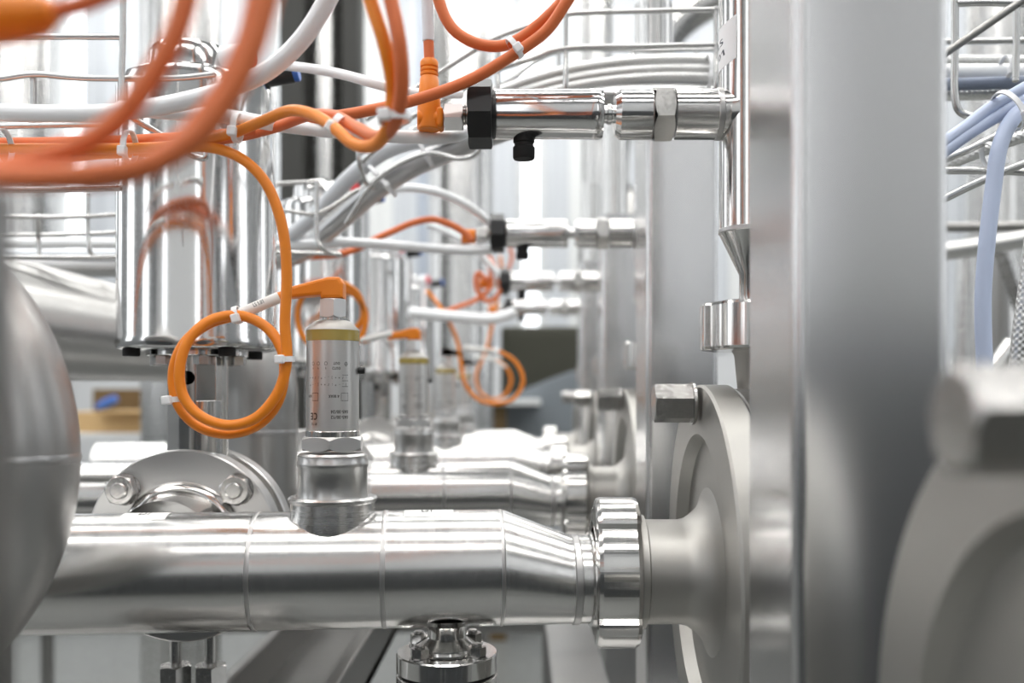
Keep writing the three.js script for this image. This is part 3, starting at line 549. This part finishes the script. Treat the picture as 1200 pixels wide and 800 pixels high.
{ // transmitter cables
  const t = thing('transmitter_cable', 'upright orange plug with a grey marking sleeve on the big transmitter', 'cable', P(504, 140, 1), 'orange transmitter cables');
  const x = (p) => (p - 610) / K, y = (p) => (462 - p) / K;
  part('coupling_nut', along(hex(0.0158, x(543) - x(521), 0.4, 6, true), V(x(521), y(137), 0), X, 0.3), M.nutSatin, t);
  part('plug', mg(rod(V(x(490), y(140), 0), V(x(519), y(140), 0), 0.0066, 0.001), rev([[0, 152.5], [0.0064, 152.5], [0.0074, 151], [0.0074, 130], [0.0066, 112], [0.0057, 92], [0.0050, 90], [0.0056, 88.5], [0.0056, 86], [0.0049, 85], [0.0056, 83.5], [0.0056, 81], [0.0049, 80], [0.0056, 78.5], [0.0056, 73], [0.0046, 70], [0, 70]].map(([R, p]) => [R, y(p)]), { seg: 40 }).translate(x(503), 0, 0), box(x(512), x(520), y(152), y(128), -0.007, 0.007, 0.002)), M.plugOrange, t, 'orange angled plug with ribbed grip');
  part('cable', sw(pp([[503, 74], [502, 40], [501, 0], [500, -60], [505, -140]], 1), 0.0032), M.orangeSalmon, t);
  part('marking_sleeve', sw(pp([[502, 48], [501, 0], [500, -40]], 1), 0.0037), M.lightGrey, t, 'grey marking sleeve');
  for (let k = 1; k < 4; k++) {
    const r = 1 + 0.74 * k, u = thing('transmitter_cable', `orange plug and cable on the transmitter of the ${ORD[k]} riser`, 'cable', P(504, 140, 1).setZ(-UNIT * k), 'orange transmitter cables');
    part('coupling_nut', along(hex(0.0158, x(543) - x(521), 0.4, 6, true), V(x(521), y(137), -UNIT * k), X, 0.3), M.bolt, u);
    part('plug', mg(rod(V(x(490), y(140), -UNIT * k), V(x(519), y(140), -UNIT * k), 0.0078, 0.001)), M.plugOrange, u, 'orange plug');
    const path = [null, [[553, 282], [545, 273], [528, 263], [506, 257], [484, 261], [460, 271], [440, 280], [422, 290], [395, 298], [340, 301], [300, 300]], [[571, 328], [560, 320], [558, 335], [566, 350], [576, 352], [586, 340], [582, 318], [572, 300], [575, 335], [560, 350], [535, 360], [505, 372]], [[583, 348], [592, 325], [600, 300], [597, 290]]][k];
    part('cable', sw(pp(path, r - 0.02), 0.0036, { seg: 10, div: 6 }), M.orangeSalmon, u);
  }
}
function runOn(q, flat) {   // cables that leave the picture run on past its edge
  const out = [...q], off = (p) => p[0] <= -60 || p[1] <= -40, go = (a, b) => a.clone().add(a.clone().sub(b).normalize().multiplyScalar(0.4));
  if (off(flat[flat.length - 1])) out.push(go(q[q.length - 1], q[q.length - 2]));
  if (off(flat[0])) out.unshift(go(q[0], q[1]));
  return out;
}
const cable = (label, pts, r, R, m = M.orangeSalmon, name = 'orange_cable', cat = 'cable', group) => single(name, sw(runOn(pp(pts, r), pts), R, { seg: 16, div: 8 }), m, label, cat, group);
cable('orange cable looping down from above and tied beside the wire tray', [[508, -40, 0.97], [514, 0, 0.97], [530, 33, 0.97], [556, 50, 0.97], [585, 54, 0.97], [606, 47, 0.965], [632, 28, 0.96], [655, 6, 0.955], [680, -30, 0.95]], 0.97, 0.0034, M.orangeSalmon);
cable('long orange cable slanting down past the upright plug to the tied bundle', [[690, -40, 0.94], [664, 2, 0.945], [640, 36, 0.95], [600, 65, 0.955], [550, 94, 0.96], [490, 116, 0.965], [430, 130, 0.965], [370, 140, 0.965], [310, 150, 0.965], [262, 158, 0.965], [200, 162, 0.97], [120, 166, 0.97], [0, 168, 0.97], [-80, 168, 0.97]], 0.95, 0.0034, M.orangeSalmon);
tie(603, 56, 0.955, 0.8, -0.6, 0.0062, 'white cable tie joining two orange cables above the black ring');
cable('orange cable hanging from above and hooking back through the white tie loop', [[424, -40, 0.68], [434, 0, 0.68], [450, 50, 0.68], [460, 100, 0.69], [456, 145, 0.71], [438, 170, 0.75], [414, 168, 0.78], [392, 150, 0.8], [366, 134, 0.84], [338, 130, 0.88], [305, 143, 0.91], [260, 160, 0.94], [190, 172, 0.95], [60, 174, 0.95], [-80, 174, 0.95]], 0.7, 0.0031, M.orange);
cable('darker orange cable hanging beside the hooked cable from above', [[448, -40, 0.67], [458, 0, 0.67], [468, 50, 0.67], [471, 100, 0.68], [464, 140, 0.7], [446, 160, 0.74], [418, 150, 0.79], [392, 136, 0.84], [360, 136, 0.9], [320, 150, 0.95], [270, 162, 0.985], [160, 176, 0.99], [0, 190, 0.99], [-80, 190, 0.99]], 0.7, 0.0031, M.orangeSalmon);
tie(462, 139, 0.7, 0.1, 1, 0.0062, 'white cable tie round the pair of hanging orange cables');
tie(394, 147, 0.81, 1, 0.6, 0.005, 'white cable tie on the hooked orange cable bend');
cable('thick foreground orange cable sweeping down left past the tray end', [[232, -60, 0.36], [218, 0, 0.36], [200, 52, 0.36], [168, 104, 0.36], [130, 148, 0.36], [80, 176, 0.36], [0, 196, 0.36], [-90, 205, 0.36]], 0.36, 0.0027);
cable('thick foreground orange cable crossing the actuator top', [[318, -60, 0.38], [304, 0, 0.38], [291, 50, 0.38], [264, 106, 0.38], [222, 160, 0.38], [172, 194, 0.38], [110, 208, 0.38], [30, 204, 0.38], [-90, 196, 0.38]], 0.36, 0.0031);
cable('foreground orange cable running alongside the one that crosses the actuator top', [[326, -60, 0.35], [312, 0, 0.35], [297, 52, 0.35], [270, 108, 0.35], [230, 160, 0.35], [182, 190, 0.35], [120, 203, 0.35], [40, 208, 0.35], [-90, 206, 0.35]], 0.35, 0.0028);
{ // blurred plug at the upper left
  const r = 0.4, t = thing('foreground_plug', 'fat orange cable plug hanging close at the upper end of the sweeping cables', 'plug', P(-60, 30, r), 'orange sensor cables');
  part('plug', sw(pp([[-160, 36], [-90, 30], [-40, 24], [10, 20], [45, 17], [62, 14]], r), [0.0036, 0.006, 0.0064, 0.0064, 0.0054, 0.0034], { seg: 20 }), M.plugOrange, t);
  part('cable', sw(pp([[55, 15], [85, 8], [110, 0], [150, -20], [200, -60], [420, -420], [500, -1500]], r), 0.0022), M.orangeSalmon, t);
  part('lead', sw(pp([[-150, 35], [-260, 60], [-500, 150], [-1300, 300]], r), 0.0024), M.orangeSalmon, t);
}
const hose = (label, pts, r, R, m = M.tubeWhite) => cable(label, pts, r, R, m, 'air_hose', 'hose', 'white air hoses');
hose('thick white air hose sweeping down from above behind the foreground cables', [[412, -60, 0.85], [386, -4, 0.86], [352, 48, 0.87], [312, 84, 0.88], [262, 106, 0.9], [200, 122, 0.91], [130, 132, 0.92], [50, 133, 0.93], [-60, 130, 0.93]], 0.9, 0.0050);
hose('white air hose running level from the tray to the upright orange plug', [[140, 126, 0.93], [200, 132, 0.93], [262, 136, 0.93], [330, 147, 0.95], [400, 155, 0.98], [470, 160, 1.0], [530, 160, 1.03], [552, 152, 1.06], [580, 145, 1.08]], 0.95, 0.0041);
hose('thin white air hose leaving the blue collared fitting', [[334, 77, 1.13], [362, 80, 1.1], [400, 87, 1.08], [440, 98, 1.06], [480, 108, 1.08], [540, 110, 1.12]], 1.1, 0.0033);
hose('white air hose arching down to the second transmitter', [[452, 222, 1.6], [480, 220, 1.65], [515, 226, 1.7], [550, 242, 1.72], [584, 270, 1.74]], 1.7, 0.0046);
hose('white air hose lying level above the second row of plugs', [[-60, 284, 1.6], [140, 285, 1.6], [330, 288, 1.6], [400, 284, 1.65], [470, 288, 1.68], [540, 293, 1.72], [575, 293, 1.74]], 1.6, 0.0050);
hose('white air hose lying level above the third plug', [[480, 366, 2.4], [520, 370, 2.42], [580, 373, 2.44], [602, 366, 2.45]], 2.4, 0.0085);
hose('white air hose bending down to the third transmitter', [[500, 262, 2.4], [530, 275, 2.42], [560, 295, 2.44], [588, 326, 2.46]], 2.4, 0.005);
tie(152, 172, 0.94, 1, 0.05, 0.0085, 'white cable tie round the bundle before the actuator');
tie(278, 150, 0.93, 1, 0.1, 0.0075, 'white cable tie holding the hose to the orange bundle');
tie(3, 172, 0.93, 1, 0.0, 0.0095, 'white cable tie round the orange bundle under the left wire tray');
// hoses sloping in the bent tray
cable('light grey thick hose sloping up in the bent wire tray', [[-60, 300, 1.75], [200, 298, 1.7], [320, 286, 1.62], [365, 256, 1.58], [410, 208, 1.52], [455, 175, 1.48], [510, 160, 1.46], [580, 148, 1.45], [700, 110, 1.45], [860, 105, 1.45]], 1.5, 0.0078, M.lightGrey, 'grey_hose', 'hose', 'grey hoses in the tray');
cable('dark grey thick hose sloping beneath the light one in the bent tray', [[-60, 312, 1.75], [200, 312, 1.72], [342, 300, 1.68], [389, 266, 1.62], [434, 227, 1.57], [479, 197, 1.52], [524, 177, 1.49], [590, 152, 1.45], [700, 116, 1.44], [860, 112, 1.44]], 1.5, 0.0105, M.conduit, 'grey_hose', 'hose', 'grey hoses in the tray');
for (const [dy, lab] of [[0, 'upper braided steel hose lying in the wire tray by the tag'], [11, 'middle braided steel hose lying in the wire tray by the tag'], [20, 'lower braided steel hose lying in the wire tray by the tag']])
  cable(lab, [[520, 140 + dy, 1.5], [590, 106 + dy, 1.47], [650, 86 + dy, 1.45], [720, 74 + dy, 1.44], [790, 70 + dy, 1.44], [870, 72 + dy, 1.44]], 1.45, 0.0052, M.braid, 'braided_hose', 'hose', 'braided hoses in the tray');
tie(830, 84, 1.42, 1, 0, 0.014, 'white cable tie round the braided hoses by the riser tag');
tie(497, 178, 1.46, 1, -0.6, 0.014, 'white cable tie on the sloping grey hoses under the upright plug');
tie(448, 212, 1.5, 1, -0.9, 0.018, 'white cable tie on the sloping grey hoses beside the red cap');

// ---------------------------------------------------------------- wire trays
function tray(label, wires, R) { const t = thing('wire_tray', label, 'cable tray', P(...wires[0][0])); for (const w of wires) part('wire', sw(pp(w), R, { seg: 10, div: 6 }), M.wire, t); return t; }
tray('bent wire mesh cable tray rising behind the big transmitter', [
  [[860, 11, 1.3], [760, 13, 1.3], [664, 17, 1.3], [640, 24, 1.31], [580, 45, 1.33], [545, 66, 1.35], [480, 108, 1.38], [430, 140, 1.4]],
  [[860, 52, 1.3], [760, 54, 1.3], [655, 58, 1.3], [620, 70, 1.31], [583, 82, 1.33], [540, 106, 1.35], [470, 146, 1.38], [425, 190, 1.42]],
  [[860, 58, 1.6], [760, 59, 1.6], [648, 62, 1.6], [600, 92, 1.62], [540, 122, 1.64], [470, 160, 1.66]],
  [[860, 110, 1.3], [664, 110, 1.3], [584, 116, 1.33], [560, 178, 1.36], [540, 186, 1.38], [500, 180, 1.4], [440, 212, 1.44], [405, 262, 1.46]],
  [[663, 14, 1.3], [663, 60, 1.3], [663, 110, 1.3], [663, 112, 1.6]], [[839, 8, 1.3], [839, 60, 1.3], [839, 110, 1.3], [836, 112, 1.6]],
  [[584, 44, 1.33], [583, 82, 1.33], [584, 116, 1.33], [585, 120, 1.6]], [[420, 140, 1.42], [421, 190, 1.42], [428, 212, 1.44], [446, 222, 1.6]],
  [[655, 56, 1.6], [654, 100, 1.6]], [[816, 58, 1.6], [816, 100, 1.6]],
], 0.0021);
tray('wire mesh cable tray end crossing the top of the actuator', [
  [[-60, 94, 0.98], [0, 92, 0.98], [40, 87, 0.98], [90, 91, 0.98], [160, 92, 0.98], [215, 91, 0.98], [252, 87, 0.98]],
  [[-60, 43, 0.98], [60, 43, 0.98], [144, 43, 0.98]], [[144, -40, 0.97], [144, 40, 0.97], [143, 100, 0.97], [148, 130, 0.97], [185, 156, 1.0], [228, 183, 1.04], [240, 185, 1.04], [242, 178, 1.04]],
  [[39, 88, 0.985], [39, 125, 0.985], [37, 145, 0.985]], [[246, 88, 0.985], [246, 130, 0.985], [244, 150, 0.985]],
  [[-60, 149, 0.985], [40, 147, 0.985], [140, 145, 0.985]], [[-60, 222, 1.02], [60, 222, 1.02], [142, 220, 1.02]],
], 0.0020);
tray('wire mesh cable tray carrying the level white hose behind the actuator', [
  [[-60, 253, 1.45], [140, 251, 1.45], [330, 215, 1.5], [372, 214, 1.5]], [[-60, 276, 1.5], [140, 272, 1.5], [330, 247, 1.5], [372, 250, 1.5], [420, 222, 1.5]], [[-60, 301, 1.45], [140, 301, 1.45], [330, 296, 1.5], [400, 298, 1.5]],
  [[45, 252, 1.45], [45, 275, 1.47], [46, 300, 1.47]], [[103, 226, 1.45], [103, 275, 1.45], [106, 296, 1.45], [118, 302, 1.5]], [[372, 212, 1.47], [371, 250, 1.47], [372, 280, 1.47], [378, 291, 1.47], [396, 297, 1.55]],
], 0.0021);
tray('wire mesh cable tray with blue cables on the far side of the wide post', [
  [[1119, -30, 1.12], [1119, 60, 1.12], [1119, 112, 1.12], [1124, 130, 1.12], [1140, 137, 1.12], [1240, 142, 1.12]],
  [[1119, 4, 1.12], [1150, 3, 1.12], [1240, 5, 1.12]], [[1100, 49, 1.25], [1240, 47, 1.25]], [[1191, -30, 1.2], [1191, 60, 1.2], [1190, 95, 1.2]], [[1100, 200, 1.1], [1160, 200, 1.1], [1240, 204, 1.1]],
  [[1100, 190, 1.08], [1150, 168, 1.08], [1240, 118, 1.08]], [[1100, 236, 1.05], [1150, 212, 1.05], [1240, 176, 1.05]],
], 0.0026);
single('steel_stay', rod(P(1100, 68, 1.0), P(1260, -42, 1.0), 0.0024), M.frame, 'dark slanting steel stay across the tray by the wide post', 'rod');
const bl = (label, pts, r, R, m) => cable(label, pts, r, R, m, 'sheathed_cable', 'cable', 'cables in the tray behind the wide post');
bl('pale blue cable rising to the upper tie beyond the wide post', [[1090, 178, 1.0], [1130, 150, 1.0], [1160, 127, 1.0], [1200, 104, 0.99], [1260, 70, 0.98]], 1, 0.0040, M.blueGrey);
bl('pale blue printed cable running under its twin beyond the wide post', [[1090, 190, 1.0], [1130, 160, 1.0], [1165, 138, 1.0], [1200, 118, 0.99], [1260, 86, 0.98]], 1, 0.0040, M.blueGrey);
bl('pale blue cable hanging straight down beyond the wide post', [[1210, 120, 0.99], [1188, 138, 0.985], [1172, 170, 0.98], [1164, 220, 0.98], [1156, 290, 0.98], [1152, 350, 0.98], [1154, 430, 0.98], [1160, 520, 0.98]], 1, 0.0048, M.blueGrey);
bl('thick white hose lying level in the tray beyond the wide post', [[1090, 84, 1.3], [1150, 84, 1.3], [1260, 84, 1.3]], 1.3, 0.0062, M.tubeWhite);
bl('slate blue hose lying level under the white hose beyond the post', [[1090, 100, 1.28], [1150, 98, 1.28], [1260, 95, 1.28]], 1.28, 0.0050, pl('#7d879b', 0.5));
cable('braided steel hose lying level above the white hose beyond the post', [[1090, 70, 1.35], [1150, 70, 1.35], [1260, 71, 1.35]], 1.35, 0.0038, M.braid, 'braided_hose', 'hose', 'braided hoses in the tray');
cable('braided steel hose slanting below the pale blue cables beyond the post', [[1090, 200, 1.12], [1150, 176, 1.12], [1260, 138, 1.12]], 1.12, 0.0048, M.braid, 'braided_hose', 'hose', 'braided hoses in the tray');
cable('braided steel hose lying level under the slate hose beyond the post', [[1090, 112, 1.3], [1150, 110, 1.3], [1260, 107, 1.3]], 1.3, 0.0048, M.braid, 'braided_hose', 'hose', 'braided hoses in the tray');
cable('braided steel hose hanging down by the straight blue cable', [[1215, 250, 1.0], [1204, 340, 1.0], [1196, 400, 1.0], [1192, 470, 1.0]], 1.0, 0.0055, M.braid, 'braided_hose', 'hose', 'braided hoses in the tray');
tie(1182, 130, 0.985, 1, -0.65, 0.0125, 'large white cable tie round the pale blue cables');
tie(1162, 185, 1.08, 1, -0.45, 0.010, 'white cable tie round the slanting braided hose');
tie(1178, 80, 1.28, 1, 0, 0.009, 'white cable tie round the level white hose beyond the post');

// ---------------------------------------------------------------- pipes seen between the wide post and the frame's edge
const pq = (label, pts, r, R, m) => cable(label, pts, r, R, m, 'service_pipe', 'pipe', 'service pipes beyond the wide post');
pq('dark level service pipe beyond the wide post', [[1060, 266, 2.1], [1140, 266, 2.1], [1300, 262, 2.1]], 2.1, 0.0065, M.frame);
pq('grey slanting service pipe under the dark level one beyond the post', [[1060, 300, 1.9], [1140, 290, 1.9], [1300, 262, 1.9]], 1.9, 0.0105, M.faced);
pq('pale upright service pipe beyond the wide post', [[1132, 290, 2.3], [1130, 360, 2.3], [1128, 560, 2.3]], 2.3, 0.012, M.tubeFar);
pq('dark upright service pipe beside the hanging blue cable', [[1172, 290, 2.5], [1172, 360, 2.5], [1172, 560, 2.5]], 2.5, 0.013, M.frame);
pq('short bright slanting pipe behind the hanging blue cable', [[1150, 450, 1.7], [1170, 425, 1.7], [1186, 402, 1.7]], 1.7, 0.009, M.turned);
pq('pale slanting service pipe meeting the upright ones', [[1225, 430, 2.2], [1195, 350, 2.2], [1172, 285, 2.2]], 2.2, 0.012, M.tubeFar);

// ---------------------------------------------------------------- far things in the hall
{
  const r = 7, z = zr(r), y = (p) => (462 - p) * r / K, x = (p) => (p - 610) * r / K;
  const t = thing('work_bench', 'far workbench with a pale top behind the brushed elbow pipe', 'bench', V(x(140), FL, z));
  part('bench_top', box(x(-60), x(230), y(514), y(507), z - 0.4, z + 0.1, 0.004), M.cladC, t);
  for (const p of [-50, 215]) part('leg', box(x(p), x(p + 12), FL, y(514), z - 0.05, z, 0.004), M.slate, t);
  const c = thing('cardboard_box', 'tan cardboard box on the far workbench', 'box', V(x(130), y(507), z)); part('carton', box(x(70), x(212), y(507), y(483), z - 0.25, z, 0.004), M.carton, c);
  part('flap', box(x(120), x(205), y(484), y(481), z - 0.2, z + 0.08, 0.002).rotateX(0), M.carton, c);
  const d = thing('carton_stack', 'brown carton standing behind the tan cardboard box', 'box', V(x(150), y(507), z - 0.3)); part('carton', box(x(75), x(215), y(507), y(455), z - 0.45, z - 0.27, 0.004), M.cartonDark, d);
  const e = thing('blue_bag', 'blue bag lying on the tan cardboard box', 'bag', V(x(115), y(482), z - 0.05)); part('bag', sw([V(x(102), y(478), z - 0.1), V(x(112), y(473), z - 0.1), V(x(124), y(467), z - 0.1)], [0.015, 0.022, 0.018], { seg: 16 }), M.blue, e);
  const q = thing('dark_machine', 'dark olive machine cabinet standing under the far window', 'cabinet', V(x(660), FL, z - 0.6));
  part('body', box(x(585), x(760), FL, y(376), z - 1.2, z - 0.3, 0.02), M.olive, q);
  part('door', box(x(592), x(690), FL + 0.1, y(385), z - 0.3, z - 0.28, 0.005), M.olive, q);
  const s = thing('slate_chute', 'sloping slate grey chute before the dark machine', 'chute', V(x(650), FL, z));
  const sh = new THREE.Shape([[590, 1000], [720, 1000], [720, 418], [655, 440], [600, 462], [590, 470]].map(([a, b]) => new THREE.Vector2(x(a), Math.max(FL, y(b)))));
  part('body', ext(sh, 0.3, 0.005).translate(0, 0, z - 0.25), M.slate, s);
  const u = thing('timber_block', 'brown timber prop standing before the slate chute', 'timber', V(x(585), FL, z + 0.2)); part('timber', box(x(576), x(594), FL, y(474), z + 0.1, z + 0.25, 0.004), M.cartonDark, u);
  const v = thing('pale_shelf', 'pale shelf board on the brown timber prop', 'board', V(x(590), y(474), z + 0.2)); part('board', box(x(553), x(632), y(474), y(467), z + 0.05, z + 0.3, 0.004), M.cladC, v);
}
{ // dark steel columns and a tall tank far behind the actuators
  const r = 5.5, z = zr(r), x = (p) => (p - 610) * r / K;
  for (const [a, b, m, l] of [[332, 360, M.dark, 'dark painted hall column beside the actuator edge'], [404, 424, M.dark, 'dark painted hall column beside the pale tank']]) {
    const t = thing('hall_column', l, 'column', V(x((a + b) / 2), FL, z)); part('column', box(x(a), x(b), FL, CE, z - 0.06, z + 0.06, 0.004), m, t);
  }
  for (const [p, R, rr, l] of [[382, 22, 5.6, 'slim grey upright tank between two dark hall columns'], [212, 44, 4.2, 'tall steel tank standing behind the first actuator'], [700, 18, 4.6, 'slim steel tank to the side of the overhead pipe bend'], [540, 38, 6.0, 'broad pale steel tank behind the upright orange plug'], [1175, 40, 3.4, 'steel tank beyond the tray with blue cables'], [20, 40, 5.2, 'steel tank far behind the left tray end']]) {
    const z2 = zr(rr), c = V((p - 610) * rr / K, FL, z2), t = thing('upright_tank', l, 'tank', c), RR = R * rr / K;
    part('shell', rev([[RR, FL + 0.25], [RR, 2.6], [RR * 0.8, 2.72], [0, 2.78]], { seg: 48 }).translate(c.x, 0, z2), M.tubeFar, t);
    for (let k = 0; k < 3; k++) { const a = k * 2.1; part('leg', rod(V(c.x + RR * 0.8 * Math.sin(a), FL, z2 + RR * 0.8 * Math.cos(a)), V(c.x + RR * 0.8 * Math.sin(a), FL + 0.3, z2 + RR * 0.8 * Math.cos(a)), 0.02), M.frame, t); }
  }
}
renderer.render(scene, camera);
